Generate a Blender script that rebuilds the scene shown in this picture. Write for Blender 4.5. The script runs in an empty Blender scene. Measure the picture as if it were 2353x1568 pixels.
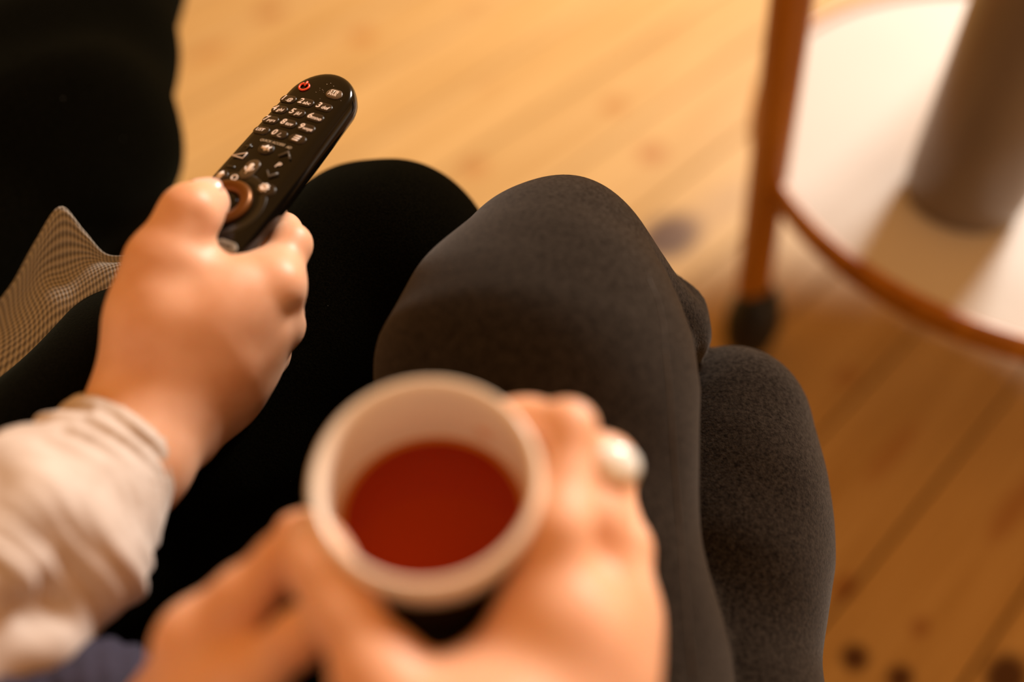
import bpy, bmesh, math, random
import numpy as np
import openvdb
from mathutils import Vector, Matrix
from mathutils.bvhtree import BVHTree

random.seed(4); np.random.seed(4)
S = bpy.context.scene
COL = S.collection
R = math.radians
H = 0.95                      # lens height above the floor
PITCH = R(50)
FPX, CX, CY = 2288.0, 1176.5, 784.0
# ------------------------------------------------------------------ camera, sky, light, exposure
cam_d = bpy.data.cameras.new('camera'); cam = bpy.data.objects.new('camera', cam_d); COL.objects.link(cam)
cam.location = (0, 0, H); cam.rotation_euler = (R(40), 0, 0)
cam_d.sensor_width = 36.0; cam_d.lens = FPX / 2353 * 36
cam_d.clip_start = 0.01
cam_d.dof.use_dof = True; cam_d.dof.focus_distance = 0.556; cam_d.dof.aperture_fstop = 1.4
cam_d.dof.aperture_blades = 0
S.camera = cam
S.view_settings.view_transform = 'Standard'; S.view_settings.look = 'None'
S.view_settings.exposure = 0.0; S.view_settings.gamma = 1.0; S.view_settings.use_curve_mapping = False

world = bpy.data.worlds.new('warm_room'); S.world = world; world.use_nodes = True
bg = world.node_tree.nodes['Background']
bg.inputs[0].default_value = (1.0, 0.44, 0.10, 1); bg.inputs[1].default_value = 0.78

def area(name, loc, target, size, sizey, energy, color):
    l = bpy.data.lights.new(name, 'AREA'); l.shape = 'RECTANGLE'; l.size = size; l.size_y = sizey
    l.energy = energy; l.color = color
    o = bpy.data.objects.new(name, l); COL.objects.link(o); o.location = loc
    o.rotation_euler = (Vector(target) - Vector(loc)).to_track_quat('-Z', 'Y').to_euler()
    return o
# daylight from the window ahead and to the right
area('window_light', (2.15, 3.15, 2.25), (0.1, 0.6, 0.4), 0.8, 0.9, 262, (1.0, 0.94, 0.86))

# ------------------------------------------------------------------ helpers
CM = np.array([[1, 0, 0], [0, math.sin(PITCH), -math.cos(PITCH)], [0, math.cos(PITCH), math.sin(PITCH)]])
def at(px, py, d):
    """world point seen at a photograph pixel, at a given depth in metres"""
    return np.array([0, 0, H]) + CM @ (np.array([(px - CX) / FPX, -(py - CY) / FPX, -1.0]) * d)
def on_plane(px, py, z):
    r = CM @ np.array([(px - CX) / FPX, -(py - CY) / FPX, -1.0])
    return np.array([0, 0, H]) + r * ((z - H) / r[2])

def tag(o, label=None, cat=None, group=None, kind=None):
    if label: o['label'] = label
    if cat: o['category'] = cat
    if group: o['group'] = group
    if kind: o['kind'] = kind
    return o
def empty(name, loc, label, cat):
    o = bpy.data.objects.new(name, None); COL.objects.link(o); o.location = loc; o.empty_display_size = .05
    return tag(o, label, cat)
def link(name, me, mat, parent=None, keep_world=True):
    o = bpy.data.objects.new(name, me); COL.objects.link(o)
    if mat is not None and not me.materials: me.materials.append(mat)
    if parent is not None:
        o.parent = parent
        if keep_world: o.matrix_parent_inverse = mw(parent).inverted()
    return o
def mw(o):
    m = o.matrix_basis.copy()
    return (mw(o.parent) @ o.matrix_parent_inverse @ m) if o.parent else m
def mesh(name, verts, faces, smooth=True):
    me = bpy.data.meshes.new(name); me.from_pydata([tuple(v) for v in verts], [], [tuple(f) for f in faces]); me.update()
    if smooth: me.polygons.foreach_set('use_smooth', [True] * len(me.polygons))
    return me
def bm_mesh(name, bm, smooth=False):
    me = bpy.data.meshes.new(name); bm.normal_update(); bm.to_mesh(me); bm.free()
    if smooth: me.polygons.foreach_set('use_smooth', [True] * len(me.polygons))
    return me

# ---- distance-field modelling of bodies and cloth
def smin(A, B, k):
    m = np.maximum(k - np.abs(A - B), 0) / k
    return np.minimum(A, B) - m * m * k * .25
class Field:
    def __init__(self, h): self.h = h; self.groups = [(0.004, [])]
    def group(self, k=.004): self.groups.append((k, [])); return self
    @property
    def ops(self): return self.groups[-1][1]
    def cone(self, a, ra, b, rb, k=.01): self.ops.append(('c', np.array(a, float), ra, np.array(b, float), rb, k)); return self
    def chain(self, pts, k=.008, k0=None):
        return self.wchain([(*at(*p[:3]), p[3]) for p in pts], k, k0)
    def wchain(self, pts, k=.008, k0=None):
        for i in range(len(pts) - 1):
            a, b = pts[i], pts[i + 1]
            self.cone(a[:3], a[3], b[:3], b[3], k0 if (i == 0 and k0 is not None) else k)
        return self
    def ball(self, c, r, k=.008): return self.cone(c, r, np.array(c) + 1e-5, r, k)
    def dent(self, c, r, k=.008): self.ops.append(('d', np.array(c, float), r, np.array(c, float), r, k)); return self
    def build(self, name, mat, parent=None, extra=None, smooth_it=0, only_mesh=False):
        allops = [o for k, g in self.groups for o in g if o[0] == 'c']
        lo = np.min([np.minimum(o[1] - o[2], o[3] - o[4]) for o in allops], 0) - .012
        hi = np.max([np.maximum(o[1] + o[2], o[3] + o[4]) for o in allops], 0) + .012
        h = self.h
        n = np.ceil((hi - lo) / h).astype(int) + 1
        ax = [(lo[i] + h * np.arange(n[i])).astype(np.float32) for i in range(3)]
        D = None
        for gk, ops in self.groups:
            G = np.full(n, .5, np.float32)
            for op, a, ra, b, rb, k in ops:
                mg = k + 4 * h + .004
                i0 = np.maximum(np.floor((np.minimum(a - ra, b - rb) - mg - lo) / h).astype(int), 0)
                i1 = np.minimum(np.ceil((np.maximum(a + ra, b + rb) + mg - lo) / h).astype(int) + 1, n)
                sl = tuple(slice(i0[q], i1[q]) for q in range(3))
                X = ax[0][sl[0]][:, None, None]; Y = ax[1][sl[1]][None, :, None]; Z = ax[2][sl[2]][None, None, :]
                ab = b - a; L = float(ab @ ab) + 1e-12
                t = np.clip(((X - a[0]) * ab[0] + (Y - a[1]) * ab[1] + (Z - a[2]) * ab[2]) / L, 0, 1)
                d = np.sqrt((X - a[0] - t * ab[0]) ** 2 + (Y - a[1] - t * ab[1]) ** 2 + (Z - a[2] - t * ab[2]) ** 2) - (ra + (rb - ra) * t)
                if op == 'c': G[sl] = smin(G[sl], d, k)
                else: G[sl] = -smin(-G[sl], d, k)
            D = G if D is None else smin(D, G, gk)
        if extra is not None:
            D = extra(ax[0][:, None, None], ax[1][None, :, None], ax[2][None, None, :], D)
        g = openvdb.FloatGrid(1.0); g.copyFromArray(np.clip(D, -1, 1).astype(np.float32))
        p, q = g.convertToQuads(isovalue=0.0)[:2]
        p = np.asarray(p, float) * h + lo; q = np.asarray(q, int)
        me = bpy.data.meshes.new(name)
        me.vertices.add(len(p)); me.vertices.foreach_set('co', p.astype(np.float32).ravel())
        me.loops.add(len(q) * 4); me.loops.foreach_set('vertex_index', q[:, ::-1].ravel().astype(np.int32))
        me.polygons.add(len(q)); me.polygons.foreach_set('loop_start', np.arange(0, len(q) * 4, 4, dtype=np.int32))
        me.update(calc_edges=True); me.validate()
        bm = bmesh.new(); bm.from_mesh(me); bmesh.ops.recalc_face_normals(bm, faces=bm.faces)
        for _ in range(smooth_it): bmesh.ops.smooth_vert(bm, verts=bm.verts, factor=.5, use_axis_x=True, use_axis_y=True, use_axis_z=True)
        bm.to_mesh(me); bm.free()
        me.polygons.foreach_set('use_smooth', [True] * len(me.polygons))
        if only_mesh: return me
        return link(name, me, mat, parent)
def merge(name, meshes, mat, parent):
    bm = bmesh.new()
    for m in meshes: bm.from_mesh(m)
    for m in meshes: bpy.data.meshes.remove(m)
    return link(name, bm_mesh(name, bm, True), mat, parent)

def shape(*gs):
    """soft swells (+) and hollows (-): (point, radius, height)"""
    def f(X, Y, Z, D):
        for p, r, a in gs: D = D - a * np.exp(-((X - p[0]) ** 2 + (Y - p[1]) ** 2 + (Z - p[2]) ** 2) / (r * r))
        return D
    return f
def tube(pts, rads, n=10, closed=False):
    """swept tube through points -> verts, faces"""
    pts = [Vector(p) for p in pts]; V = []; F = []; m = len(pts)
    if not hasattr(rads, '__len__'): rads = [rads] * m
    up = Vector((0.13, .2, 1)).normalized()
    for i in range(m):
        if closed: t = pts[(i + 1) % m] - pts[i - 1]
        else: t = pts[min(i + 1, m - 1)] - pts[max(i - 1, 0)]
        t.normalize(); a = t.cross(up)
        if a.length < 1e-4: a = t.cross(Vector((1, 0, 0)))
        a.normalize(); b = t.cross(a)
        for j in range(n):
            w = 2 * math.pi * j / n
            V.append(pts[i] + (a * math.cos(w) + b * math.sin(w)) * rads[i])
    for i in range(m if closed else m - 1):
        for j in range(n):
            k = (i + 1) % m
            F.append((i * n + j, i * n + (j + 1) % n, k * n + (j + 1) % n, k * n + j))
    if not closed: F += [tuple(range(n))[::-1], tuple((m - 1) * n + j for j in range(n))]
    return V, F
def lathe(profile, n=64, cap=True):
    V = []; F = []
    for r, z in profile:
        for j in range(n):
            w = 2 * math.pi * j / n; V.append((r * math.cos(w), r * math.sin(w), z))
    for i in range(len(profile) - 1):
        for j in range(n): F.append((i * n + j, i * n + (j + 1) % n, (i + 1) * n + (j + 1) % n, (i + 1) * n + j))
    if cap:
        F.append(tuple(range(n))[::-1]); m = len(profile) - 1
        if cap is True: F.append(tuple(m * n + j for j in range(n)))
    return V, F

# ------------------------------------------------------------------ materials
class NT:
    def __init__(self, name):
        self.m = bpy.data.materials.new(name); self.m.use_nodes = True; self.t = self.m.node_tree
        self.b = self.t.nodes['Principled BSDF']
    def n(self, typ, **kw):
        o = self.t.nodes.new(typ)
        for k, v in kw.items():
            if isinstance(k, str) and hasattr(o, k): setattr(o, k, v)
            else: o.inputs[k].default_value = v
        return o
    def l(self, a, b): self.t.links.new(a, b)
    def set(self, **kw):
        for k, v in kw.items(): self.b.inputs[k.replace('_', ' ')].default_value = v
        return self
    def ramp(self, fac, stops):
        r = self.t.nodes.new('ShaderNodeValToRGB'); e = r.color_ramp.elements
        while len(e) < len(stops): e.new(.5)
        for i, (p, c) in enumerate(stops): e[i].position = p; e[i].color = (*c, 1) if len(c) == 3 else c
        self.l(fac, r.inputs[0]); return r.outputs[0]
    def noise(self, scale, detail=3, rough=.5, vec=None, coord='Object'):
        o = self.n('ShaderNodeTexNoise'); o.inputs['Scale'].default_value = scale
        o.inputs['Detail'].default_value = detail; o.inputs['Roughness'].default_value = rough
        if vec is None: vec = self.n('ShaderNodeTexCoord').outputs[coord]
        self.l(vec, o.inputs['Vector']); return o.outputs['Fac']
    def bump(self, fac, strength, dist=.001):
        b = self.n('ShaderNodeBump'); b.inputs['Strength'].default_value = strength; b.inputs['Distance'].default_value = dist
        self.l(fac, b.inputs['Height']); self.l(b.outputs[0], self.b.inputs['Normal'])

def simple(name, col, rough=.5, noise=0.0, scale=40, metal=0, **kw):
    t = NT(name); t.set(Base_Color=(*col, 1), Roughness=rough, Metallic=metal)
    if noise:
        f = t.noise(scale)
        t.l(t.ramp(f, [(.3, tuple(c * (1 - noise) for c in col)), (.7, tuple(min(1, c * (1 + noise)) for c in col))]), t.b.inputs['Base Color'])
    for k, v in kw.items(): t.b.inputs[k.replace('_', ' ')].default_value = v
    return t.m

def skin_mat(name, c1, c2, sub=.35):
    t = NT(name)
    f = t.noise(28, 3, .55)
    t.l(t.ramp(f, [(.33, c1), (.66, c2)]), t.b.inputs['Base Color'])
    t.set(Roughness=.48, Subsurface_Weight=sub, Subsurface_Scale=.006)
    t.b.inputs['Subsurface Radius'].default_value = (1.0, .35, .15)
    t.b.inputs['Specular IOR Level'].default_value = .4
    t.bump(t.noise(900, 3, .6), .12, .0006)
    return t.m

# ---- pine floor; knots and other dark marks at set points
def pine():
    t = NT('varnished_pine')
    geo = t.n('ShaderNodeNewGeometry'); info = t.n('ShaderNodeObjectInfo')
    ang = R(46)
    mp = t.n('ShaderNodeMapping'); mp.inputs['Rotation'].default_value = (0, 0, -ang)
    t.l(geo.outputs['Position'], mp.inputs['Vector'])
    off = t.n('ShaderNodeCombineXYZ')
    mul = t.n('ShaderNodeMath', operation='MULTIPLY'); mul.inputs[1].default_value = 37.0; t.l(info.outputs['Random'], mul.inputs[0])
    t.l(mul.outputs[0], off.inputs[0])
    add = t.n('ShaderNodeVectorMath', operation='ADD'); t.l(mp.outputs[0], add.inputs[0]); t.l(off.outputs[0], add.inputs[1])
    st = t.n('ShaderNodeMapping'); st.inputs['Scale'].default_value = (1.0, 14, 14); t.l(add.outputs[0], st.inputs['Vector'])
    n1 = t.noise(2.2, 4, .55, st.outputs[0])
    st2 = t.n('ShaderNodeMapping'); st2.inputs['Scale'].default_value = (2.5, 90, 90); t.l(add.outputs[0], st2.inputs['Vector'])
    n2 = t.noise(2.0, 2, .5, st2.outputs[0])
    base = t.ramp(n1, [(.30, (.43, .262, .092)), (.50, (.49, .312, .122)), (.70, (.55, .366, .158))])
    fine = t.ramp(n2, [(.3, (.90, .86, .80)), (.7, (1.05, 1.05, 1.05))])
    mx = t.n('ShaderNodeMix', data_type='RGBA', blend_type='MULTIPLY'); mx.inputs[0].default_value = 1
    t.l(base, mx.inputs[6]); t.l(fine, mx.inputs[7])
    tone = t.ramp(info.outputs['Random'], [(0, (.90, .88, .84)), (1, (1.06, 1.05, 1.02))])
    m2 = t.n('ShaderNodeMix', data_type='RGBA', blend_type='MULTIPLY'); m2.inputs[0].default_value = 1
    t.l(mx.outputs[2], m2.inputs[6]); t.l(tone, m2.inputs[7])
    cur = m2.outputs[2]
    knots_and_marks = [  # photograph pixel of each knot and dark mark, radius along/across the board (m), strength, colour
        (620, 28, .030, .022, .75, (.30, .11, .02)), (832, 84, .026, .022, .65, (.36, .14, .03)), (480, 122, .040, .020, .45, (.36, .14, .03)),
        (1085, 10, .03, .016, .35, (.36, .14, .03)),
        (1412, 242, .026, .020, .70, (.36, .15, .03)), (1498, 352, .026, .022, .75, (.34, .13, .03)), (1090, 385, .026, .022, .6, (.36, .15, .04)),
        (1120, 200, .03, .015, .2, (.36, .15, .04)), (1538, 544, .060, .040, 1.0, (.075, .030, .008)), (1640, 480, .085, .030, .33, (.25, .14, .07)),  # last two: a dark brown spot and a fainter smear beside it
        (1945, 865, .020, .014, .40, (.28, .08, .01)), (1943, 1352, .020, .012, .65, (.20, .05, .005)),
        (1964, 1512, .017, .014, .97, (.06, .014, .003)), (2068, 1560, .017, .013, .97, (.06, .014, .003)), (2312, 1556, .03, .02, .97, (.05, .012, .003)),
        (2115, 1442, .014, .009, .55, (.2, .05, .005)), (2050, 1040, .06, .012, .35, (.28, .08, .01)), (2330, 1170, .06, .014, .45, (.24, .06, .006))]
    for px, py, ra, rb, s, c in knots_and_marks:
        w = on_plane(px, py, 0)
        u = w[0] * math.cos(ang) + w[1] * math.sin(ang); v = -w[0] * math.sin(ang) + w[1] * math.cos(ang)
        q = t.n('ShaderNodeVectorMath', operation='SUBTRACT'); t.l(mp.outputs[0], q.inputs[0]); q.inputs[1].default_value = (u, v, 0)
        q2 = t.n('ShaderNodeVectorMath', operation='MULTIPLY'); t.l(q.outputs[0], q2.inputs[0]); q2.inputs[1].default_value = (1 / ra, 1 / rb, 0)
        ln = t.n('ShaderNodeVectorMath', operation='LENGTH'); t.l(q2.outputs[0], ln.inputs[0])
        mr = t.n('ShaderNodeMapRange', interpolation_type='SMOOTHSTEP'); t.l(ln.outputs['Value'], mr.inputs[0])
        mr.inputs[1].default_value = .55; mr.inputs[2].default_value = 1.25; mr.inputs[3].default_value = s; mr.inputs[4].default_value = 0
        k = t.n('ShaderNodeMix', data_type='RGBA'); t.l(mr.outputs[0], k.inputs[0]); t.l(cur, k.inputs[6]); k.inputs[7].default_value = (*c, 1)
        cur = k.outputs[2]
    t.l(cur, t.b.inputs['Base Color'])
    t.set(Roughness=.45); t.b.inputs['Specular IOR Level'].default_value = .32
    t.bump(n2, .15, .0004)
    return t.m

M = {}
M['pine'] = pine()
M['gap'] = simple('dark_subfloor', (.05, .02, .006), .9, .3, 20)
M['skin_a'] = skin_mat('skin_tan', (.65, .325, .18), (.77, .445, .295))
M['skin_b'] = skin_mat('skin_light', (.69, .345, .195), (.79, .455, .30))
M['nail'] = simple('finger_nail', (.78, .50, .40), .28, .05, 200)
M['black_plastic'] = simple('glossy_black_plastic', (.004, .003, .002), .13, Specular_IOR_Level=.22)
M['key'] = simple('dark_rubber_key', (.020, .012, .007), .30, Specular_IOR_Level=.35)
M['relief'] = simple('black_relief', (.004, .003, .002), .3)
M['print'] = simple('white_print', (.80, .68, .60), .5)
M['dim_print'] = simple('grey_print', (.36, .29, .20), .5)
M['ridge'] = simple('grey_ridge', (.10, .09, .08), .25)
M['red'] = simple('red_silicone', (.85, .085, .035), .35)
M['amber'] = simple('bronze_wheel', (.13, .045, .006), .36, .25, 60, metal=.6)
M['ceramic'] = simple('cream_glazed_ceramic', (.86, .73, .60), .22, .04, 15)
M['glaze'] = simple('dark_olive_glaze', (.035, .020, .008), .25, .3, 30)
M['vase'] = simple('taupe_glazed_ceramic', (.175, .128, .088), .34, .06, 12)
M['vase_dark'] = simple('dark_brown_glaze', (.03, .012, .008), .4, .2, 20)
M['white_top'] = simple('white_laminate', (.56, .51, .46), .6, .02, 8, Specular_IOR_Level=.2)
M['caster'] = simple('black_rubber', (.004, .003, .002), .55)
M['silver'] = simple('polished_silver', (.92, .92, .90), .16, metal=1.0)
M['stone'] = simple('pale_gemstone', (.86, .88, .86), .06)
M['denim'] = simple('indigo_denim', (.022, .017, .035), .9, .35, 300)
M['sock'] = simple('black_wool', (.01, .009, .008), .9, .3, 200)

def wood_mat():
    t = NT('orange_beech')
    tc = t.n('ShaderNodeTexCoord'); mp = t.n('ShaderNodeMapping'); mp.inputs['Scale'].default_value = (60, 60, 5)
    t.l(tc.outputs['Object'], mp.inputs[0])
    t.l(t.ramp(t.noise(1.0, 3, .5, mp.outputs[0]), [(.3, (.31, .095, .003)), (.7, (.46, .165, .006))]), t.b.inputs['Base Color'])
    t.set(Roughness=.38); return t.m
M['wood'] = wood_mat()

def cloth_mat(name, c1, c2, scale, rough=.95, sheen=.3, bump=.25, lint=0.0, tint=(1, .95, .9), fine=700):
    t = NT(name)
    base = t.ramp(t.noise(scale, 5, .7), [(.35, c1), (.65, c2)])
    if lint:
        v = t.n('ShaderNodeTexVoronoi', feature='F1'); v.inputs['Scale'].default_value = 60
        t.l(t.n('ShaderNodeTexCoord').outputs['Object'], v.inputs['Vector'])
        lt = t.n('ShaderNodeMath', operation='LESS_THAN'); lt.inputs[1].default_value = .018; t.l(v.outputs['Distance'], lt.inputs[0])
        mx = t.n('ShaderNodeMix', data_type='RGBA'); t.l(lt.outputs[0], mx.inputs[0]); t.l(base, mx.inputs[6]); mx.inputs[7].default_value = (lint, lint, lint * .9, 1)
        base = mx.outputs[2]
    t.l(base, t.b.inputs['Base Color'])
    t.set(Roughness=rough, Sheen_Weight=sheen, Sheen_Roughness=.5); t.b.inputs['Sheen Tint'].default_value = (*tint, 1)
    t.b.inputs['Specular IOR Level'].default_value = .0
    t.bump(t.noise(fine, 2, .6), bump, .0012)
    return t.m
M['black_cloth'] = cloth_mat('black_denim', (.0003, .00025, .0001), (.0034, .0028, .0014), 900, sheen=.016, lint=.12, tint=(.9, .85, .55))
M['grey_cloth'] = cloth_mat('charcoal_jersey', (.004, .0024, .0014), (.030, .024, .019), 420, sheen=.12, bump=.35, tint=(.9, .8, .72))
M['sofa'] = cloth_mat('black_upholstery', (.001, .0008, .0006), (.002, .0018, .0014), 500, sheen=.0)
M['shirt'] = cloth_mat('cream_cotton', (.50, .41, .35), (.60, .51, .45), 60, sheen=.2, bump=.15)

def waffle():
    t = NT('grey_waffle_knit')
    uv = t.n('ShaderNodeTexCoord').outputs['UV']
    sp = t.n('ShaderNodeSeparateXYZ'); t.l(uv, sp.inputs[0])
    outs = []
    for i, fr in ((0, 300.0), (1, 190.0)):
        a = t.n('ShaderNodeMath', operation='MULTIPLY'); a.inputs[1].default_value = fr; t.l(sp.outputs[i], a.inputs[0])
        s = t.n('ShaderNodeMath', operation='SINE'); t.l(a.outputs[0], s.inputs[0]); outs.append(s.outputs[0])
    mn = t.n('ShaderNodeMath', operation='ADD'); t.l(outs[0], mn.inputs[0]); t.l(outs[1], mn.inputs[1])
    mr = t.n('ShaderNodeMapRange'); t.l(mn.outputs[0], mr.inputs[0]); mr.inputs[1].default_value = -1.6; mr.inputs[2].default_value = 1.2
    t.l(t.ramp(mr.outputs[0], [(0, (.10, .083, .064)), (1, (.34, .30, .245))]), t.b.inputs['Base Color'])
    t.set(Roughness=.95, Sheen_Weight=.2); t.b.inputs['Specular IOR Level'].default_value = .1
    t.bump(mr.outputs[0], .8, .0016)
    return t.m
M['waffle'] = waffle()
M['thread'] = simple('grey_thread', (.055, .043, .034), .9)

def tea_mat():
    t = NT('black_tea')
    t.set(Base_Color=(.25, .017, .0010, 1), Roughness=.08); t.b.inputs['Specular IOR Level'].default_value = .12
    t.set(Subsurface_Weight=.0)
    return t.m
M['tea'] = tea_mat()

M['tea_edge_glow'] = simple('painted_amber_fringe', (.46, .15, .012), .15)  # amber edge ring: light scattered at the cup wall, painted as colour
# ------------------------------------------------------------------ floor
ANG = R(46); PW = .1297; P0 = .0702
fl = bm = bmesh.new(); bmesh.ops.create_cube(bm, size=1)
for v in bm.verts: v.co = Vector((v.co.x * 7, v.co.y * 7, v.co.z * .04))
floor = tag(link('floor', bm_mesh('floor', bm), M['gap']), kind='structure'); floor.location = (0, 1.2, -.0385)
bm = bmesh.new(); bmesh.ops.create_cube(bm, size=1)
for v in bm.verts: v.co = Vector((v.co.x * 5.2, v.co.y * (PW - .0030), v.co.z * .018))
bmesh.ops.bevel(bm, geom=[e for e in bm.edges if abs((e.verts[0].co - e.verts[1].co).x) > 1 and e.verts[0].co.z > 0], offset=.0016, segments=1, affect='EDGES')
pl_me = bm_mesh('plank', bm)
for i in range(-14, 20):
    v = P0 + PW * (i + .5); c = 1.1
    o = link('plank', pl_me, M['pine'], floor)
    o.matrix_parent_inverse = Matrix.Translation(-floor.location)
    sh = (i * 0.37) % .3
    o.location = ((c + sh) * math.cos(ANG) - v * math.sin(ANG), (c + sh) * math.sin(ANG) + v * math.cos(ANG), -.009)
    o.rotation_euler = (0, 0, ANG)

bm = bmesh.new(); bmesh.ops.create_cube(bm, size=1)
for v in bm.verts: v.co = Vector((v.co.x * 7, v.co.y * .1, v.co.z * 2.5))
wl = tag(link('wall_back', bm_mesh('wall_back', bm), simple('warm_white_plaster', (.62, .52, .40), .9, .04, 6)), kind='structure'); wl.location = (0, -1.12, 1.25)
# ------------------------------------------------------------------ sofa
def cushion_block(name, x0, x1, y0, y1, z0, z1, mat, parent, bev=.045):
    bm = bmesh.new(); bmesh.ops.create_cube(bm, size=1)
    for v in bm.verts: v.co = Vector(((x0 + x1) / 2 + v.co.x * (x1 - x0), (y0 + y1) / 2 + v.co.y * (y1 - y0), (z0 + z1) / 2 + v.co.z * (z1 - z0)))
    bmesh.ops.bevel(bm, geom=list(bm.edges), offset=bev, segments=4, profile=.6, affect='EDGES')
    return link(name, bm_mesh(name, bm, True), mat, parent)
sofa = empty('sofa', (-.4, -.3, 0), 'black upholstered corner sofa under the two sitting people', 'sofa')
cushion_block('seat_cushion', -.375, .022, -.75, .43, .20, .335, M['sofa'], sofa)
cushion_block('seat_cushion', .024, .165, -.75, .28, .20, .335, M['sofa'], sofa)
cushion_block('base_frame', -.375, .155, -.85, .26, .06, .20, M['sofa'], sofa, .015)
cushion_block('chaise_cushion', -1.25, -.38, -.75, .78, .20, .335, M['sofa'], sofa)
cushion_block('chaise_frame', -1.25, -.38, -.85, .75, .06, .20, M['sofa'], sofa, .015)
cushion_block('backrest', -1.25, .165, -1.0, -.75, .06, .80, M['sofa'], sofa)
for x, y in ((.10, .20), (.10, -.8), (-1.18, .68), (-.46, .68), (-1.18, -.8)):
    V, F = lathe([(.018, 0), (.024, .06)], 12); o = link('leg', mesh('leg', V, F), M['caster'], sofa); o.matrix_parent_inverse = Matrix(); o.location = Vector((x, y, 0)) - sofa.location

# ------------------------------------------------------------------ round trolley with its white shelf
SH = .2565
pts = np.array([on_plane(u, v, SH)[:2] for u, v in ((1795, 432), (1850, 515), (1950, 605), (2100, 688), (2250, 752), (2353, 792), (1869, 57), (1995, 2))])
A_ = np.c_[2 * pts, np.ones(len(pts))]; s_ = np.linalg.lstsq(A_, (pts ** 2).sum(1), rcond=None)[0]
TC = s_[:2]; TR = float(np.sqrt(s_[2] + s_[0] ** 2 + s_[1] ** 2))
print('TROLLEY', TC, TR)
trolley = empty('serving_trolley', (TC[0], TC[1], 0), 'round wooden serving trolley with a white shelf and black casters on the floor', 'trolley')
def place(o, x, y, z, root): o.matrix_parent_inverse = Matrix(); o.location = (x - root.location.x, y - root.location.y, z - root.location.z); return o
V, F = lathe([(TR - .012, -.016), (TR - .009, -.014), (TR - .009, -.001), (TR - .011, 0)], 96); place(link('shelf', mesh('shelf', V, F, False), M['white_top'], trolley), TC[0], TC[1], SH, trolley)
V, F = lathe([(TR - .0085, -.022), (TR + .002, -.022), (TR + .004, -.019), (TR + .004, .003), (TR + .002, .006), (TR - .006, .006), (TR - .0085, .003), (TR - .0085, -.022)], 96, False)
place(link('rim', mesh('rim', V, F), M['wood'], trolley), TC[0], TC[1], SH, trolley)
foot = on_plane(1712, 800, 0); top = at(1819, 0, .905)
lean = (Vector(top) - Vector(foot)); lean *= (.735 / lean.z)
a0 = math.atan2(foot[1] - TC[1], foot[0] - TC[0])
for k in range(3):
    rot = Matrix.Rotation(2 * math.pi * k / 3, 4, 'Z')
    f0 = Vector((foot[0] - TC[0], foot[1] - TC[1], 0)); base = rot @ f0; dirn = rot.to_3x3() @ lean
    pts_ = [base + dirn * t for t in (.13, .14, .5, .97, .99, 1.0)]
    V, F = tube(pts_, [.0180, .0200, .0205, .0200, .0185, .012], 16)
    lg = place(link('leg', mesh('leg', V, F), M['wood'], trolley), TC[0], TC[1], 0, trolley)
    V, F = lathe([(.006, .002), (.018, .001), (.029, .018), (.0335, .045), (.031, .072), (.0245, .096), (.014, .108)], 24)
    wv = [Vector(v) + base for v in V]
    c_ = link('caster', mesh('caster', wv, F), M['caster'], lg); c_['label'] = 'black ball caster'; c_.matrix_parent_inverse = Matrix()
r2 = (Vector((foot[0] - TC[0], foot[1] - TC[1])) + lean.to_2d()).length - .012
V, F = lathe([(r2 - .0085, -.022), (r2 + .002, -.022), (r2 + .004, -.019), (r2 + .004, .003), (r2 + .002, .006), (r2 - .006, .006), (r2 - .0085, .003), (r2 - .0085, -.022)], 96, False)
place(link('top_hoop', mesh('top_hoop', V, F), M['wood'], trolley), TC[0], TC[1], .735, trolley)
# bracket that holds the shelf to the visible leg is part of the rim band
for k in range(3):
    rot = Matrix.Rotation(2 * math.pi * k / 3, 4, 'Z')
    f0 = rot @ (Vector((foot[0] - TC[0], foot[1] - TC[1], 0)) + Vector((lean.x, lean.y, 0)) * (SH / .735)); r_ = f0.length
    p0 = f0 * ((TR - .006) / r_); V, F = tube([Vector((p0.x, p0.y, -.008)), Vector((f0.x, f0.y, -.008))], [.010, .010], 10)
    place(link('bracket', mesh('bracket', V, F), M['wood'], trolley), TC[0], TC[1], SH, trolley)

# ------------------------------------------------------------------ vase on the shelf
vc = (.464, .776)
vase = empty('vase', (vc[0], vc[1], SH), 'tall taupe grey ceramic cylinder vase standing on the white trolley shelf', 'vase')
V, F = lathe([(.048, .0), (.054, .001), (.0565, .004), (.0565, .007), (.0585, .010), (.060, .03), (.062, .15), (.0635, .262), (.0635, .268)], 72)
o = link('vase_body', mesh('vase_body', V, F), M['vase'], vase); o.matrix_parent_inverse = Matrix()
V, F = lathe([(.0635, .268), (.0645, .272), (.0645, .36), (.060, .366), (.056, .36), (.056, .27)], 72, False)
o = link('collar', mesh('collar', V, F), M['vase_dark'], vase); o['label'] = 'dark brown glazed collar'; o.matrix_parent_inverse = Matrix()

# ------------------------------------------------------------------ remote control (own frame in millimetres: c across, v along, w up)
RM = np.array([[.894, .432, -.128], [-.278, .752, .597], [.354, -.497, .792]])
RP = np.array([-113.97, 131.42, -548.89]) / 1000
Rw = CM @ RM; Pw = np.array([0, 0, H]) + CM @ RP
U_, _, Vt_ = np.linalg.svd(Rw); Rw = U_ @ Vt_
remote = empty('remote_control', Pw, 'glossy black television remote with white number keys held in the raised hand', 'remote control')
remote.matrix_world = Matrix([[*(Rw[i]), Pw[i]] for i in range(3)] + [[0, 0, 0, 1]])
remote.matrix_basis = Matrix([[*(Rw[i]), Pw[i]] for i in range(3)] + [[0, 0, 0, 1]])
CUR = .0055; CC = 2.7
def face_w(c): return -CUR * (c - CC) ** 2 / 2
def rput(name, V, F, mat, parent=None, smooth=True):
    """verts in millimetres in the remote's frame"""
    me = mesh(name, [(x * .001, y * .001, z * .001) for x, y, z in V], F, smooth)
    p = parent or remote
    o = link(name, me, mat, p, False); return o
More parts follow.
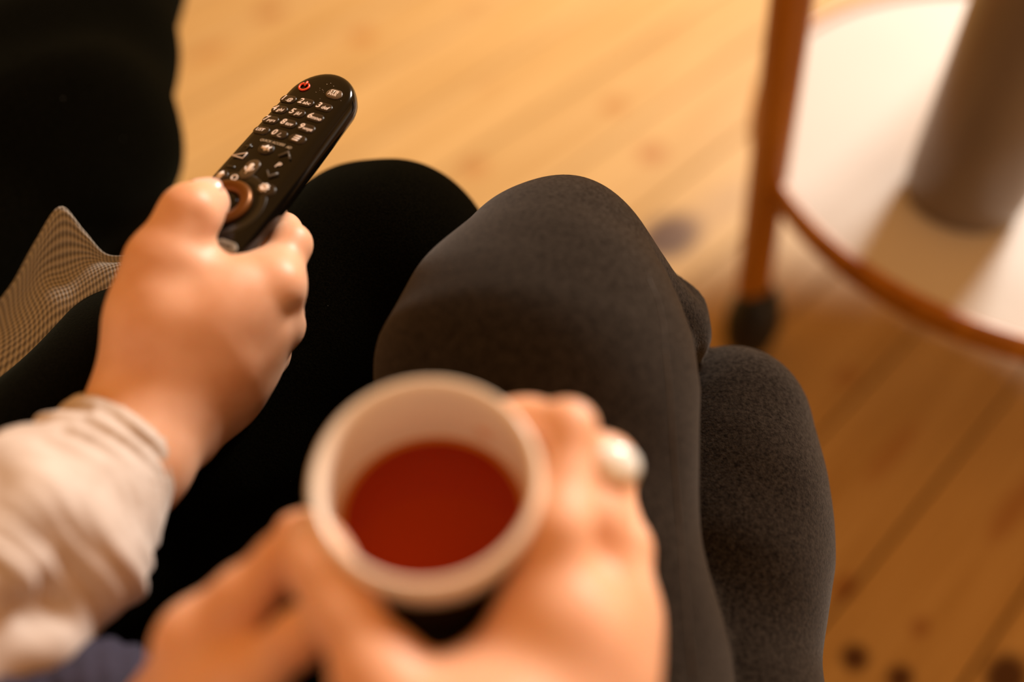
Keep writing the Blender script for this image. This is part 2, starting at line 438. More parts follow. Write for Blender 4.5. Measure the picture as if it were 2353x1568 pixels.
def outline(inset, n=20):
    pts = []
    top_v, bot_v = 28.0, -119.0
    for i in range(n + 1):
        w = math.pi * i / n; hw = 20.9 - inset
        pts.append((CC + hw * math.cos(w), top_v - 20.3 + (20.9 - inset) * math.sin(w)))
    for i in range(1, 10):
        t = i / 10; v = (top_v - 20.3) + (bot_v + 14 - top_v + 20.3) * t
        hw = 20.9 + 2.5 * min(1, t * 1.5) - inset
        pts.append((CC + .8 * t - hw, v))
    for i in range(n + 1):
        w = math.pi + math.pi * i / n; hw = 23.4 - inset
        pts.append((CC + .8 + hw * math.cos(w), bot_v + 14 + (14 - inset) * math.sin(w)))
    for i in range(9, 0, -1):
        t = i / 10; v = (top_v - 20.3) + (bot_v + 14 - top_v + 20.3) * t
        hw = 20.9 + 2.5 * min(1, t * 1.5) - inset
        pts.append((CC + .8 * t + hw, v))
    return pts
V = []; F = []; lev = [(5, -15.5), (2.2, -14.2), (.6, -11), (0, -7), (.1, -4.2), (.7, -2.2), (1.7, -.9), (3.2, -.15), (5.5, 0), (10, 0), (13.5, 0)]
n_o = len(outline(0))
for ins, z in lev:
    for x, y in outline(ins): V.append((x, y, z + face_w(x)))
for i in range(len(lev) - 1):
    for j in range(n_o): F.append((i * n_o + j, i * n_o + (j + 1) % n_o, (i + 1) * n_o + (j + 1) % n_o, (i + 1) * n_o + j))
F += [tuple(range(n_o))[::-1], tuple((len(lev) - 1) * n_o + j for j in range(n_o))]
rput('casing', V, F, M['black_plastic'])
def pill(c, v, hw, hh, r, z0, z1, rot=0, n=6, dome=.35):
    """raised rounded key"""
    r = min(r, hw, hh); ring = []
    for sx, sy, a in ((1, 1, 0), (-1, 1, 90), (-1, -1, 180), (1, -1, 270)):
        for i in range(n + 1):
            w = R(a + 90 * i / n); ring.append((sx * (hw - r) + r * math.cos(w), sy * (hh - r) + r * math.sin(w)))
    m = len(ring); V = []; F = []; ca, sa = math.cos(rot), math.sin(rot)
    for s, z in ((1.0, z0), (1.0, z1 - .35), (.93, z1 - .08), (.80, z1), (.4, z1 + dome * .4)):
        for x, y in ring:
            x_, y_ = x * s, y * s; X_ = c + x_ * ca - y_ * sa; Y_ = v + x_ * sa + y_ * ca
            V.append((X_, Y_, z + face_w(X_)))
    L = 5
    for i in range(L - 1):
        for j in range(m): F.append((i * m + j, i * m + (j + 1) % m, (i + 1) * m + (j + 1) % m, (i + 1) * m + j))
    F.append(tuple((L - 1) * m + j for j in range(m)))
    return V, F
def text_vf(txt, size, c, v, w, rot=0, shear=.18, bold=0.0, align='CENTER'):
    cu = bpy.data.curves.new('print', 'FONT'); cu.body = txt; cu.size = size; cu.shear = shear; cu.align_x = align; cu.align_y = 'CENTER'
    cu.offset = bold; cu.resolution_u = 3; cu.extrude = .06
    o = bpy.data.objects.new('print', cu); COL.objects.link(o); dg = bpy.context.evaluated_depsgraph_get(); dg.update()
    me = o.evaluated_get(dg).to_mesh(); ca, sa = math.cos(rot), math.sin(rot)
    V = []
    for p in me.vertices:
        x = c + p.co.x * ca - p.co.y * sa; y = v + p.co.x * sa + p.co.y * ca; V.append((x, y, w + p.co.z + face_w(x)))
    F = [tuple(q.vertices) for q in me.polygons]
    o.evaluated_get(dg).to_mesh_clear(); bpy.data.objects.remove(o); bpy.data.curves.remove(cu)
    return V, F
def plate(poly, w, t=.08):
    m = len(poly); V = [(x, y, w + face_w(x)) for x, y in poly] + [(x, y, w + t + face_w(x)) for x, y in poly]
    F = [tuple(range(m))[::-1], tuple(range(m, 2 * m))] + [(j, (j + 1) % m, m + (j + 1) % m, m + j) for j in range(m)]
    return V, F
def join(*vfs):
    V = []; F = []
    for a, b in vfs:
        k = len(V); V += list(a); F += [tuple(i + k for i in f) for f in b]
    return V, F
def arc(c, v, r, a0, a1, rad, w, n=18, e=1.0):
    return tube([(c + r * math.cos(R(a0 + (a1 - a0) * i / n)), v + e * r * math.sin(R(a0 + (a1 - a0) * i / n)), w + face_w(c)) for i in range(n + 1)], rad, 6)
def bar(p, q, wd, w):
    p, q = Vector(p), Vector(q); d = (q - p).normalized(); nn = Vector((-d.y, d.x)) * wd / 2
    return plate([tuple(p + nn), tuple(p - nn), tuple(q - nn), tuple(q + nn)], w)
# number keys
keys = [('1', '.@'), ('2', 'abc'), ('3', 'def'), ('4', 'ghi'), ('5', 'jkl'), ('6', 'mno'), ('7', 'pqrs'), ('8', 'tuv'), ('9', 'wxyz'), ('LIST', ''), ('0', '/_'), ('', '')]
PC, PR = 12.0, 8.92
for i, (big, small) in enumerate(keys):
    c = (i % 3 - 1) * PC; v = -(i // 3) * PR
    k = rput('number_key', *pill(c + .3, v, 5.15, 3.0, 2.9, -.6, .65), M['key'])
    zt = .75
    if big == 'LIST': rput('digit_print', *text_vf('LIST', 3.0, c - .5, v, zt, bold=.06), M['print'], k)
    elif big:
        a = text_vf(big, 5.6, c - 2.9, v + .1, zt, bold=.10); b = text_vf(small, 3.5 if len(small) < 4 else 2.9, c + 1.6, v - .7, zt, bold=.05)
        rput('digit_print', *join(a, b), M['print'], k)
    else:
        rput('digit_print', *join(*[bar((c - 2.2 + .25 * q, v - 1.5 + 1.5 * q), (c + 1.6 + .25 * q, v - 1.5 + 1.5 * q), .95, zt) for q in range(3)]), M['print'], k)
# power sign
pw = (-8.3, 11.6)
pv = join(arc(*pw, 2.9, 120, 420, .62, .45, 24), tube([(pw[0], pw[1] + .6, .45), (pw[0], pw[1] + 4.0, .45)], .62, 6))
o = rput('power_button', *pv, M['red']); o['label'] = 'red power sign'
k = rput('set_top_box_button', *pill(12.2, 11.2, 4.9, 3.5, 3.5, -.6, .85), simple('warm_grey_rubber', (.105, .072, .048), .3))
rput('button_print', *join(text_vf('STB', 3.3, 11.7, 12.2, .95, bold=.07), text_vf('PWR', 2.5, 11.7, 9.9, .95, bold=.05)), M['print'], k)
# words on the face
rput('face_print', *text_vf('QUICK ACCESS', 2.35, 0.2, -33.4, .12, bold=.05), M['dim_print'])
rput('face_print', *text_vf('AD', 2.3, 11.4, -33.9, .12, bold=.06), M['dim_print'])
rput('face_print', *text_vf('P', 5.0, 13.6, -47.6, .55, bold=.05), M['print'])
# mute, microphone, home, settings, guide buttons with their signs
k = rput('mute_button', *pill(0, -38.9, 4.6, 3.9, 3.9, -.6, .8), M['key'])
rput('button_print', *join(plate([(-2.6, -39.8), (-1.2, -39.8), (.6, -41.4), (.6, -36.4), (-1.2, -38), (-2.6, -38)], .9), bar((.9, -40.6), (3, -37.2), .7, .9), bar((.9, -37.2), (3, -40.6), .7, .9)), M['print'], k)
k = rput('microphone_button', *pill(.6, -55.2, 4.1, 7.2, 4.1, -.6, .9), simple('brown_grey_rubber', (.06, .036, .018), .35))
rput('button_print', *join(pill(.6, -54, 1.35, 2.8, 1.35, .8, 1.2), arc(.6, -54.6, 2.5, 180, 360, .35, 1.0), bar((.6, -57), (.6, -59.2), .7, 1.0)), M['print'], k)
k = rput('home_button', *pill(-12.6, -63.6, 4.2, 4.2, 4.2, -.6, .8), M['key'])
rput('button_print', *plate([(-15.2, -63.4), (-12.6, -60.6), (-10, -63.4), (-10.7, -63.4), (-10.7, -66.2), (-14.5, -66.2), (-14.5, -63.4)], .95), M['print'], k)
rput('search_sign', *join(arc(-3.9, -63.0, 1.7, 0, 360, .42, .25), tube([(-2.7, -64.4, .25), (-1.4, -66, .25)], .42, 6)), M['print'])
k = rput('settings_button', *pill(17.4, -64.6, 5.4, 3.9, 3.9, -.6, .8), M['key'])
rput('button_print', *join(*[bar((16.3, -64.3), (16.3 + 2.9 * math.cos(R(45 * q)), -64.3 + 2.9 * math.sin(R(45 * q))), 1.1, .95) for q in range(8)], arc(16.3, -64.3, 1.7, 0, 360, .55, .98)), M['print'], k)
k = rput('guide_button', *pill(20.0, -104.5, 6.2, 3.2, 3.2, -.6, .7), simple('pale_grey_rubber', (.20, .165, .125), .5))
rput('button_print', *text_vf('GUIDE', 2.6, 20.0, -104.5, .95, bold=.05), M['key'], k)
# volume sign (outlined wedge), plus and minus in relief, programme chevrons
rput('volume_sign', *join(tube([(-15.6, -49.2, .2), (-8.2, -49.2, .2), (-8.2, -44.9, .2), (-15.6, -49.2, .2)], .33, 6)), M['print'])
rput('volume_up_relief', *join(bar((-13.5, -39.8), (-8.8, -39.8), 1.3, .3), bar((-11.1, -42.1), (-11.1, -37.5), 1.3, .3)), M['relief'])
rput('volume_down_relief', *join(bar((-14.0, -56.2), (-8.6, -56.2), 1.4, .3)), M['relief'])
rput('channel_up_relief', *tube([(10.2, -41.6, .5), (13.9, -37.6, .55), (17.4, -41.6, .5)], [.5, .7, .55], 6), M['ridge'])
rput('channel_down_relief', *tube([(10.6, -53.0, .3), (14.2, -56.6, .45), (17.6, -53.0, .45)], [.5, .7, .55], 6), M['ridge'])
# wheel
wc = (1.6, -80.5)
V, F = lathe([(22.5, .06), (22, .40), (20.8, .45), (18.2, -.1), (15.2, -.3)], 48, False); rput('wheel_recess', [(x + wc[0], y + wc[1], z + face_w(x + wc[0])) for x, y, z in V], F, M['relief'])
V, F = lathe([(15.0, -.4), (15.6, 1.4), (14.4, 2.8), (12.4, 3.4), (10.2, 2.6), (8.6, 1.0), (8.2, 0)], 48, False); rput('scroll_wheel', [(x + wc[0], y + wc[1], z + face_w(x + wc[0])) for x, y, z in V], F, M['amber'])
V, F = lathe([(8.0, .0), (7.8, 1.0), (5, 1.5), (.3, 1.6)], 32); rput('ok_button', [(x + wc[0], y + wc[1], z + face_w(x + wc[0])) for x, y, z in V], F, M['black_plastic'])
# specks of dust near the tip
sp = []
for (x, y) in ((1.5, 13), (2.4, 11.5), (3.6, 12.4), (4.4, 11.9), (5.5, 10.6), (1.2, 9.4), (3.6, 17.2), (5.3, 18.6), (8.2, 17), (6.6, 5.2), (16.5, 1.2), (18.5, 8)):
    r_ = random.uniform(.12, .3); sp.append(plate([(x + r_, y), (x, y + r_ * .7), (x - r_, y), (x, y - r_ * .7)], .14, .05))
o = rput('dust', *join(*sp), M['print']); o['kind'] = 'stuff'

# ------------------------------------------------------------------ person with the remote
pa = empty('person', (-.45, 0, 0), 'person in black trousers and cream long sleeve holding the remote control', 'person')
hand = Field(.0015)
# wrist and forearm
hand.chain([(358, 950, .492, .0270), (292, 1050, .478, .0275), (130, 1220, .452, .030)], .02)
el = Vector((-.30, .03, .585))
hand.cone(at(130, 1220, .452), .030, el, .038, .02)
# metacarpals
hand.chain([(380, 900, .494, .0225), (490, 765, .494, .0205), (628, 660, .506, .0130)], .02)
hand.chain([(385, 925, .502, .022), (515, 815, .507, .0185), (632, 742, .524, .0122)], .02)
hand.chain([(395, 950, .510, .021), (525, 865, .522, .0165), (614, 812, .542, .0112)], .02)
hand.chain([(405, 975, .514, .020), (500, 912, .532, .0148), (565, 866, .554, .0108)], .018)
# ball of the thumb and thumb
hand.chain([(358, 865, .492, .0205), (366, 738, .487, .0200), (374, 602, .484, .0160)], .022)
hand.chain([(374, 602, .484, .0150), (436, 494, .488, .0130), (470, 468, .503, .0126)], .010)
# web between thumb and index
hand.chain([(400, 712, .490, .0190), (478, 700, .492, .0185), (600, 664, .504, .0160)], .018)
hand.chain([(430, 800, .502, .022), (545, 730, .508, .020)], .02)
# index finger
hand.chain([(628, 650, .507, .0125), (668, 562, .523, .0103), (652, 530, .539, .0088), (598, 552, .556, .0080), (560, 565, .558, .0075)], .006, .010)
# middle, ring and little fingers curl under the remote
hand.chain([(634, 740, .522, .0122), (647, 748, .531, .0110), (620, 715, .562, .0096), (560, 690, .570, .0082)], .005, .008)
hand.chain([(610, 810, .541, .0106), (629, 832, .551, .0080), (600, 800, .575, .0085), (550, 770, .578, .0078)], .004, .006)
hand.chain([(565, 866, .554, .0104), (582, 868, .568, .0078), (560, 850, .584, .0070)], .004, .006)
# knuckles, tendons and the hollows between them
hand.ball(at(645, 657, .499), .0072, .010)
hand.build('body', M['skin_a'], pa, shape((at(640, 708, .503), .0105, -.0042), (at(425, 585, .468), .011, .0018), (at(440, 650, .470), .014, -.0035), (at(550, 770, .490), .016, -.0030),
    (at(480, 760, .478), .012, -.0012), (at(590, 740, .505), .008, .0012), (at(560, 850, .520), .010, -.0022), (at(450, 500, .475), .006, -.0007), (at(330, 930, .468), .010, .0015),
    (at(455, 470, .488), .004, -.0006), (at(500, 960, .510), .010, -.0018), (at(668, 600, .512), .006, -.0008)), smooth_it=2)
# thumb nail
def nail(c, n, d, w, l, parent, mat):
    c = Vector(c); n = Vector(n).normalized(); d = Vector(d); d = (d - n * d.dot(n)).normalized(); s = n.cross(d)
    V = []; F = []; a, b = 9, 7
    for i in range(a):
        for j in range(b):
            u = (j / (b - 1) - .5) * 2; t = (i / (a - 1) - .5) * 2
            ww = w * math.sqrt(max(.15, 1 - max(0, t) ** 4 * .6 - max(0, -t) ** 6 * .6))
            V.append(c + s * (u * ww) + d * (t * l) - n * (u * u * w * .38) - n * (max(0, t) ** 2 * l * .12))
    for i in range(a - 1):
        for j in range(b - 1): F.append((i * b + j, i * b + j + 1, (i + 1) * b + j + 1, (i + 1) * b + j))
    o = link('finger_nail', mesh('finger_nail', V, F), mat, parent)
    md = o.modifiers.new('thickness', 'SOLIDIFY'); md.thickness = .0008
    return o
camup = CM @ np.array([0, 1, 0]); camto = CM @ np.array([0, 0, 1]); camr = CM @ np.array([1, 0, 0])
def rel(r, u, t): return Vector(camr * r + camup * u + camto * t)
nt = Vector(at(472, 466, .504)); nn = rel(.25, .72, .62).normalized()
nail(nt + nn * .0124, nn, rel(.8, .0, -.9), .0062, .0066, pa, M['nail'])

# sleeve
s0 = Vector(at(283, 1028, .478)); s1 = Vector(at(52, 1282, .430)); ax_s = (s1 - s0).normalized()
sl = Field(.0017)
sl.cone(s0 - ax_s * .01, .0315, s0 + ax_s * .05, .0350, .02); sl.cone(s0 + ax_s * .05, .0350, s1, .040, .03); sl.cone(s1, .040, el, .050, .03); sl.cone(el, .050, el + Vector((-.06, -.07, .09)), .058, .04)
sl.cone(at(40, 1300, .395), .016, at(140, 1392, .418), .0070, .015)
sl.cone(at(60, 1180, .395), .012, at(168, 1290, .420), .0045, .015)
sb_ = ax_s.cross(Vector((0, 0, 1))).normalized(); sc_ = ax_s.cross(sb_)
def wr(X, Y, Z, D):
    x, y, z = X - s0.x, Y - s0.y, Z - s0.z
    s = x * ax_s.x + y * ax_s.y + z * ax_s.z
    a = np.arctan2(x * sb_.x + y * sb_.y + z * sb_.z, x * sc_.x + y * sc_.y + z * sc_.z)
    w1 = s + .004 * np.sin(a * 1.7 + 1) + .003 * np.sin(a * 3.1 + s * 90)
    fold = np.sin(w1 * 2 * np.pi / .0125 + 1.5 * np.sin(s * 60)) * np.clip(.35 + .65 * np.sin(a * 2.3 + s * 70 + .6), 0, 1)
    fold = fold + .6 * np.sin(w1 * 2 * np.pi / .0061 + 2 * np.sin(a * 2)) * np.clip(np.sin(a * 3 + s * 40), 0, 1)
    amp = np.clip(s / .006, 0, 1) * .0021 * (.45 + .55 * np.exp(-(s / .05) ** 2))
    big = np.sin(s * 2 * np.pi / .046 + 1.8 * np.sin(a + .4) + 2.1) * .0036 * np.clip((s - .03) / .03, 0, 1)
    D = D - amp * fold - big
    D = D - .0012 * np.exp(-((s + .001) / .003) ** 2)
    for p, r, am in ((at(30, 1390, .385), .020, .010), (at(90, 1405, .400), .012, .006), (at(60, 1320, .385), .012, -.003)):
        D = D + am * np.exp(-((X - p[0]) ** 2 + (Y - p[1]) ** 2 + (Z - p[2]) ** 2) / r ** 2)
    cut = -(s + .004 + .004 * np.cos(a - .5))
    shell = -(D + .0062)
    return np.maximum(np.maximum(D, cut), np.where(s < .03, shell, -1))
o = sl.build('sleeve', M['shirt'], pa, wr, 1); o['label'] = 'wrinkled cream cotton sleeve'
# indigo garment at the elbow
dn = Field(.003); dn.chain([(-60, 1650, .405, .05), (150, 1590, .415, .018), (270, 1650, .42, .020), (440, 1830, .42, .03)], .02)
dn.cone(at(240, 1690, .44), .03, (-.33, -.02, .46), .08, .03)
o = dn.build('shirt_hem', M['denim'], pa, lambda X, Y, Z, D: D - .0012 * np.sin(X * 700 + Y * 300)); o['label'] = 'dark indigo cloth hem'

# shirt on the upper body
f = Field(.008); f.wchain([(-.50, -.06, .46, .14), (-.54, -.14, .66, .14), (-.56, -.22, .84, .13)], .05); f.wchain([(-.64, .02, .46, .14), (-.68, -.06, .66, .14), (-.68, -.14, .84, .13)], .06)
f.wchain([(-.46, -.20, .92, .066), (-.38, -.10, .74, .062), (-.335, -.01, .64, .056)], .05)
f.build('shirt', M['shirt'], pa)
# trousers
tr = Field(.0042)
hipA = Vector((-.50, .0, .42)); hipA2 = Vector((-.62, .10, .42))
kA = at(882, 626, .645); mA = at(432, 938, .600)
tr.cone(hipA, .095, mA, .079, .03); tr.cone(mA, .079, kA, .0705, .03)
shA = Vector((kA[0] - .01, kA[1] + .03, .20)); tr.cone(kA, .066, shA, .052, .02); tr.cone(shA, .052, (shA.x, shA.y + .02, .07), .045, .02)
k2 = Vector(at(188, -70, .86)); m2 = Vector(at(108, 330, .76))
tr.cone(hipA2, .10, m2, .090, .03); tr.cone(m2, .090, k2, .082, .03)
s2 = Vector((k2.x - .13, k2.y + .0, .20)); tr.cone(k2, .075, s2, .055, .02); tr.cone(s2, .055, (s2.x, s2.y + .02, .07), .048, .02)
tr.cone(hipA, .11, hipA2, .12, .05)
def folds(X, Y, Z, D):
    w = np.sin(Y * 62 + 9 * X + 3 * np.sin(X * 30)) * np.clip((-.22 - X) / .08, 0, 1)
    return D - .0032 * w - .001 * np.sin(X * 90 + Z * 70)
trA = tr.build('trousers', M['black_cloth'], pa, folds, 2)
for p in (shA, s2):
    f = Field(.005); f.cone((p.x, p.y + .02, .075), .038, (p.x + .01, p.y + .03, .045), .04, .02); f.cone((p.x + .01, p.y + .03, .045), .038, (p.x + .04, p.y + .17, .035), .030, .02)
    f.build('sock', M['sock'], pa)

# ------------------------------------------------------------------ knitted throw between the legs
def throw():
    prof = [  # across the frame: front hem, fold, crest, back
        [(-150, 1050, .62), (-130, 900, .66), (-110, 800, .69), (-100, 770, .70), (-120, 800, .74)],
        [(-60, 1000, .60), (-20, 830, .635), (-20, 760, .665), (-40, 735, .69), (-70, 770, .74)],
        [(40, 930, .59), (60, 775, .618), (45, 705, .655), (38, 640, .672), (0, 700, .74)],
        [(110, 900, .585), (120, 715, .612), (95, 640, .650), (92, 540, .660), (40, 640, .74)],
        [(170, 870, .58), (170, 690, .606), (148, 620, .645), (140, 474, .652), (90, 600, .74)],
        [(230, 850, .575), (215, 660, .602), (200, 600, .632), (192, 530, .646), (150, 620, .74)],
        [(290, 830, .57), (262, 632, .600), (248, 602, .618), (240, 586, .636), (210, 660, .74)],
        [(350, 800, .57), (310, 625, .600), (302, 604, .606), (298, 594, .618), (270, 680, .74)],
        [(420, 780, .57), (380, 640, .600), (372, 622, .604), (368, 612, .612), (340, 690, .74)]]
    P_ = np.array([[at(a, b, .55 + (c - .57) * .55) for a, b, c in row] for row in prof])
    def cat(p, t):
        n = len(p) - 1; x = t * n; i = min(int(x), n - 1); f = x - i
        p0, p1, p2, p3 = p[max(i - 1, 0)], p[i], p[i + 1], p[min(i + 2, n)]
        return .5 * (2 * p1 + (p2 - p0) * f + (2 * p0 - 5 * p1 + 4 * p2 - p3) * f * f + (3 * p1 - p0 - 3 * p2 + p3) * f ** 3)
    nu, nv = 64, 48; V = []; F = []
    for i in range(nu):
        row = [cat(P_[:, k], i / (nu - 1)) for k in range(P_.shape[1])]
        for j in range(nv): V.append(cat(row, j / (nv - 1)))
    for i in range(nu - 1):
        for j in range(nv - 1): F.append((i * nv + j, (i + 1) * nv + j, (i + 1) * nv + j + 1, i * nv + j + 1))
    me = mesh('knitted_throw', V, F); uv = me.uv_layers.new(name='uv')
    for lp in me.loops:
        i, j = divmod(lp.vertex_index, nv); uv.data[lp.index].uv = (i / (nu - 1), j / (nv - 1))
    o = link('knitted_throw', me, M['waffle'])
    md = o.modifiers.new('thickness', 'SOLIDIFY'); md.thickness = .004; md.offset = -1
    return tag(o, 'grey waffle knit throw bunched up between the black trouser legs', 'blanket')
throw()

# ------------------------------------------------------------------ person with the cup
pb = empty('person', (.05, -.2, 0), 'person in charcoal trousers with crossed legs holding a cup in both hands', 'person')
tb = Field(.0035)
# upper, crossed leg
tb.wchain([(.03, -.16, .42, .095), (*at(1285, 1580, .495), .078)], .03); tb.chain([(1285, 1580, .495, .078), (1232, 870, .528, .0775), (1252, 745, .545, .0630), (1285, 600, .562, .0470)], .03)
# calf of the crossed leg, bulging beside the other knee and hanging down in front
tb.chain([(1300, 640, .565, .040), (1400, 698, .580, .033), (1524, 758, .590, .0240)], .02, .015)
tb.chain([(1524, 758, .590, .0240), (1490, 860, .70, .040), (1480, 960, .86, .036), (1470, 985, .97, .030)], .02)
# lower leg
tb.group(.003)
tb.wchain([(.14, -.16, .40, .095), (*at(1592, 1580, .560), .0625)], .02); tb.chain([(1592, 1580, .560, .0625), (1640, 1250, .592, .0625), (1668, 1060, .606, .0505), (1680, 955, .612, .0400)], .03)
kb = at(1676, 962, .612); tb.wchain([(*kb, .038), (kb[0] - .02, kb[1] + .04, .22, .037), (kb[0] - .02, kb[1] + .05, .07, .032)], .015)
tb.cone((.03, -.16, .42), .10, (.14, -.16, .40), .10, .05)
l0 = Vector(at(1440, 600, .56)); l1 = Vector(at(1600, 800, .59)); lx = (l1 - l0).normalized()
def foldb(X, Y, Z, D):
    x, y, z = X - l0.x, Y - l0.y, Z - l0.z; s = x * lx.x + y * lx.y + z * lx.z
    q = np.sqrt(np.maximum((x - s * lx.x) ** 2 + (y - s * lx.y) ** 2 + (z - s * lx.z) ** 2, 0))
    m = np.exp(-(q / .035) ** 2) * np.exp(-((s - .03) / .035) ** 2)
    return D - m * .0038 * np.sin(q * 430 + s * 60) - .0010 * np.sin(X * 75 + Y * 40) * np.sin(Y * 50 + Z * 30)
trB = tb.build('trousers', M['grey_cloth'], pb, foldb, 2)
f = Field(.005); f.wchain([(kb[0] - .01, kb[1] + .04, .075, .032), (kb[0] - .01, kb[1] + .04, .045, .036), (kb[0], kb[1] + .17, .035, .028)], .02); f.build('sock', M['sock'], pb)
an = at(1470, 985, .97); f = Field(.005); f.wchain([(an[0], an[1], an[2], .030), (an[0], an[1] + .02, an[2] - .04, .033), (an[0] + .02, an[1] + .13, max(.06, an[2] - .09), .026)], .02); f.build('sock', M['sock'], pb)

# jumper on the upper body
f = Field(.007); f.wchain([(.07, -.24, .42, .125), (.06, -.27, .62, .125), (.03, -.30, .80, .12)], .05); f.wchain([(-.06, -.24, .42, .12), (-.05, -.27, .62, .125), (-.02, -.30, .80, .12)], .06)
f.wchain([(.16, -.32, .86, .062), (.245, -.26, .72, .056), (.225, -.185, .61, .052)], .05); f.wchain([(-.16, -.32, .86, .062), (-.27, -.26, .72, .056), (-.252, -.20, .61, .052)], .05)
f.build('jumper', M['sock'], pb)
# seam along the outer side of the crossed leg
bvh = BVHTree.FromObject(trB, bpy.context.evaluated_depsgraph_get())
seam = []
for px, py in ((1490, 640), (1512, 690), (1524, 745), (1530, 820), (1538, 900), (1545, 1000), (1552, 1100), (1562, 1220), (1572, 1340), (1582, 1460), (1592, 1560)):
    d = Vector(at(px, py, 1)) - Vector((0, 0, H)); hit = bvh.ray_cast(Vector((0, 0, H)), d.normalized())
    if hit[0] is not None: seam.append(hit[0] + hit[1] * .0002)
V, F = tube(seam, .0005, 6); o = link('seam', mesh('seam', V, F), M['thread'], pb)

# cup
CUPC = Vector(at(980, 1096, .354)); tilt = R(7)
cax = Vector((0, -math.sin(tilt), math.cos(tilt)))
CR = .0418; CK = .977
cup = empty('cup', CUPC - cax * .088, 'thick rimmed cream cup of tea held between two hands', 'cup')
cup.rotation_euler = (tilt, 0, 0)
prof = [(.026, 0.0), (.031, .0005), (.0335, .004), (.0395, .022), (.0412, .045), (.0414, .070)]
V, F = lathe([(r * CK, z) for r, z in prof], 72, 'foot'); o = link('outer_glaze', mesh('outer_glaze', V, F), M['glaze'], cup, False); o['label'] = 'dark olive glazed outside'
prof = [(.0412, .0695), (.0420, .074), (.0426, .081), (.0428, .0855), (.0418, .0882), (.0408, .0893), (.0394, .0888), (.0384, .0866), (.0381, .080), (.0378, .05), (.036, .02), (.027, .009), (.001, .008)]
V, F = lathe([(r * CK, z) for r, z in prof], 72, False); link('cup_body', mesh('cup_body', V, F), M['ceramic'], cup, False)
# tea: a level surface inside the leaning cup
tl = .0355; tc = CUPC - cax * tl; tilted = math.tan(tilt)
V = [tc]; F = []; n = 64
ex = Vector((1, 0, 0)); ey = Vector((0, math.cos(tilt), math.sin(tilt)))
for k_, (rr, dz) in enumerate(((.0371, .0002), (.0347, -.0006), (.030, -.0009))):
    for j in range(n):
        w = 2 * math.pi * j / n; p = tc + ex * rr * math.cos(w) + ey * rr * math.sin(w)
        s = (tc.z - p.z) / cax.z; p = p + cax * s; p.z += dz * 1.0; V.append(p)
V[0] = V[0] + Vector((0, 0, -.0009))
for a in range(2):
    for j in range(n): F.append((1 + a * n + j, 1 + a * n + (j + 1) % n, 1 + (a + 1) * n + (j + 1) % n, 1 + (a + 1) * n + j))
for j in range(n): F.append((1 + 2 * n + j, 1 + 2 * n + (j + 1) % n, 0))
te = mesh('tea', V, F); te.materials.append(M['tea']); te.materials.append(M['tea_edge_glow'])
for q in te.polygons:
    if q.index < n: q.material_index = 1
tag(link('tea', te, None), 'dark red brown tea standing inside the cream cup', 'drink')

# hands around the cup
rh = Field(.0015)
# right hand: thumb along the near left of the cup
rh.chain([(716, 1246, .354, .0096), (735, 1300, .350, .0102), (790, 1405, .343, .0102), (876, 1560, .335, .0132), (1020, 1790, .325, .022)], .010)
# web and palm in front of the cup
rh.chain([(890, 1590, .336, .0120), (990, 1650, .340, .0125), (1140, 1590, .346, .0135), (1255, 1430, .352, .0140)], .014)
rh.chain([(1000, 1790, .325, .024), (1190, 1700, .335, .022), (1310, 1510, .352, .0190)], .02)
rh.chain([(1310, 1490, .352, .0190), (1375, 1430, .374, .0175), (1410, 1410, .395, .0148)], .02)
rh.chain([(1100, 1820, .328, .028), (1340, 1600, .368, .0210), (1400, 1450, .395, .0148)], .02)
# index
rh.chain([(1285, 1400, .350, .0150), (1292, 1230, .356, .0125), (1306, 985, .376, .0088), (1215, 975, .392, .0085), (1130, 965, .398, .0080)], .010, .016)
# middle
rh.chain([(1345, 1400, .368, .0155), (1375, 1230, .374, .0118), (1390, 1070, .388, .0102), (1310, 1020, .412, .0090), (1200, 1000, .422, .0085)], .010, .014)
# ring and little
rh.chain([(1395, 1420, .387, .0140), (1432, 1262, .398, .0104), (1400, 1120, .425, .0095), (1250, 1060, .440, .0085)], .007, .012)
rh.chain([(1400, 1450, .398, .0138), (1420, 1345, .420, .0105), (1390, 1210, .445, .0088), (1250, 1140, .457, .0080)], .006, .012)
rh.wchain([(*at(1120, 1820, .328), .028), (.045, -.03, .615, .029), (.22, -.17, .60, .042)], .02)
# left hand: index finger and thumb towards the lens, the other fingers behind the index
lh = Field(.0015)
lh.chain([(462, 1480, .372, .0142), (560, 1378, .368, .0108), (650, 1288, .368, .0086), (705, 1225, .370, .0078)], .008, .004)
lh.group(.005).chain([(465, 1520, .392, .0130), (590, 1372, .402, .0080), (676, 1222, .388, .0064), (704, 1205, .386, .0060)], .005)
lh.group(.005).chain([(460, 1560, .407, .0130), (590, 1395, .424, .0075), (680, 1300, .412, .0065)], .005)
lh.group(.005).chain([(450, 1600, .418, .0125), (585, 1415, .438, .0070), (670, 1320, .430, .0062)], .005)
lh.group(.006).chain([(470, 1640, .362, .0165), (575, 1552, .354, .0112), (682, 1468, .349, .0082), (752, 1398, .347, .0075)], .008)
lh.group(.014).chain([(462, 1480, .372, .0142), (470, 1570, .370, .0150), (440, 1650, .374, .020)], .012)
lh.chain([(450, 1570, .390, .0155), (435, 1660, .386, .021), (380, 1800, .376, .026)], .016)
lh.wchain([(*at(380, 1800, .376), .027), (-.16, -.02, .61, .029), (-.25, -.18, .60, .042)], .02)
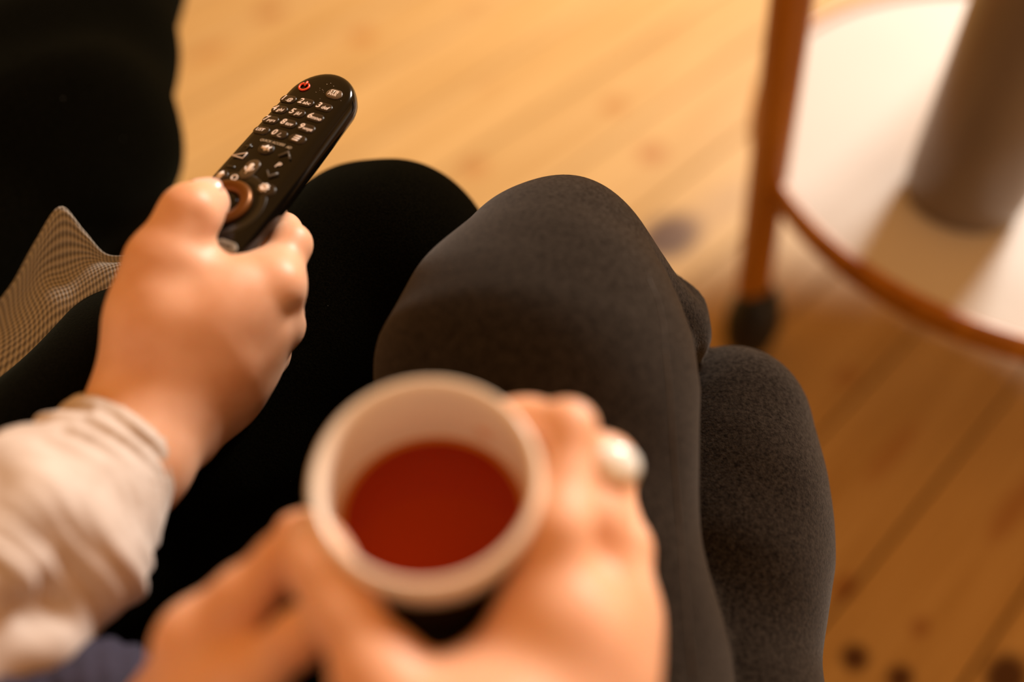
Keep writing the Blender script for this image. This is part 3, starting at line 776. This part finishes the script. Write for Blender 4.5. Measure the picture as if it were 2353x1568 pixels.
# upper arms and shoulder line join both hands into one body
aV, aF = tube([(.22, -.17, .60), (.24, -.24, .68), (.20, -.32, .82), (.10, -.34, .90), (0, -.34, .91), (-.10, -.34, .90), (-.20, -.32, .82), (-.26, -.24, .68), (-.25, -.18, .60)], [.040, .045, .055, .065, .07, .065, .055, .045, .040], 16)
merge('body', [rh.build('body', None, only_mesh=True, smooth_it=2, extra=shape((at(1360, 1245, .358), .013, -.0045), (at(1335, 1440, .340), .015, .0030), (at(1350, 1330, .350), .012, -.0015))), lh.build('body', None, only_mesh=True, smooth_it=2), mesh('arms', aV, aF)], M['skin_b'], pb)
nt = Vector(at(720, 1238, .354)); nn = rel(-.1, .25, .95).normalized(); nail(nt + nn * .0094, nn, rel(-.15, .9, -.3), .0058, .0068, pb, M['nail'])

# silver ring on the middle finger
ra_, rb_ = Vector(at(1375, 1230, .374)), Vector(at(1390, 1070, .388)); rd = (rb_ - ra_).normalized(); rc = ra_.lerp(rb_, .88)
s_a = rd.cross(Vector(camto)).normalized(); s_b = rd.cross(s_a).normalized()
V = []; F = []; n = 40
pr = [(-.0035, .0108), (-.0032, .0124), (0, .0130), (.0032, .0124), (.0035, .0108)]
for q, rr in pr:
    for j in range(n):
        w = 2 * math.pi * j / n; V.append(rc + rd * q + (s_a * math.cos(w) + s_b * math.sin(w)) * rr)
for i in range(len(pr)):
    for j in range(n):
        i2 = (i + 1) % len(pr); F.append((i * n + j, i * n + (j + 1) % n, i2 * n + (j + 1) % n, i2 * n + j))
ring = link('ring', mesh('ring', V, F), M['silver'], pb); ring['label'] = 'wide silver ring with a pale oval stone'
od = (rel(.35, .55, .75)); od = (od - rd * od.dot(rd)).normalized(); sd = rd.cross(od)
V = []; F = []
gl = [(1.0, 0), (1.0, .0016), (.86, .0032), (.55, .0044), (.08, .0049)]
for s, hgt in gl:
    for j in range(24):
        w = 2 * math.pi * j / 24; V.append(rc + od * (.0118 + hgt) + rd * (.0075 * s * math.cos(w)) + sd * (.0090 * s * math.sin(w)))
for i in range(len(gl) - 1):
    for j in range(24): F.append((i * 24 + j, i * 24 + (j + 1) % 24, (i + 1) * 24 + (j + 1) % 24, (i + 1) * 24 + j))
F += [tuple(range(24))[::-1], tuple((len(gl) - 1) * 24 + j for j in range(24))]
link('gemstone', mesh('gemstone', V, F), M['stone'], ring)
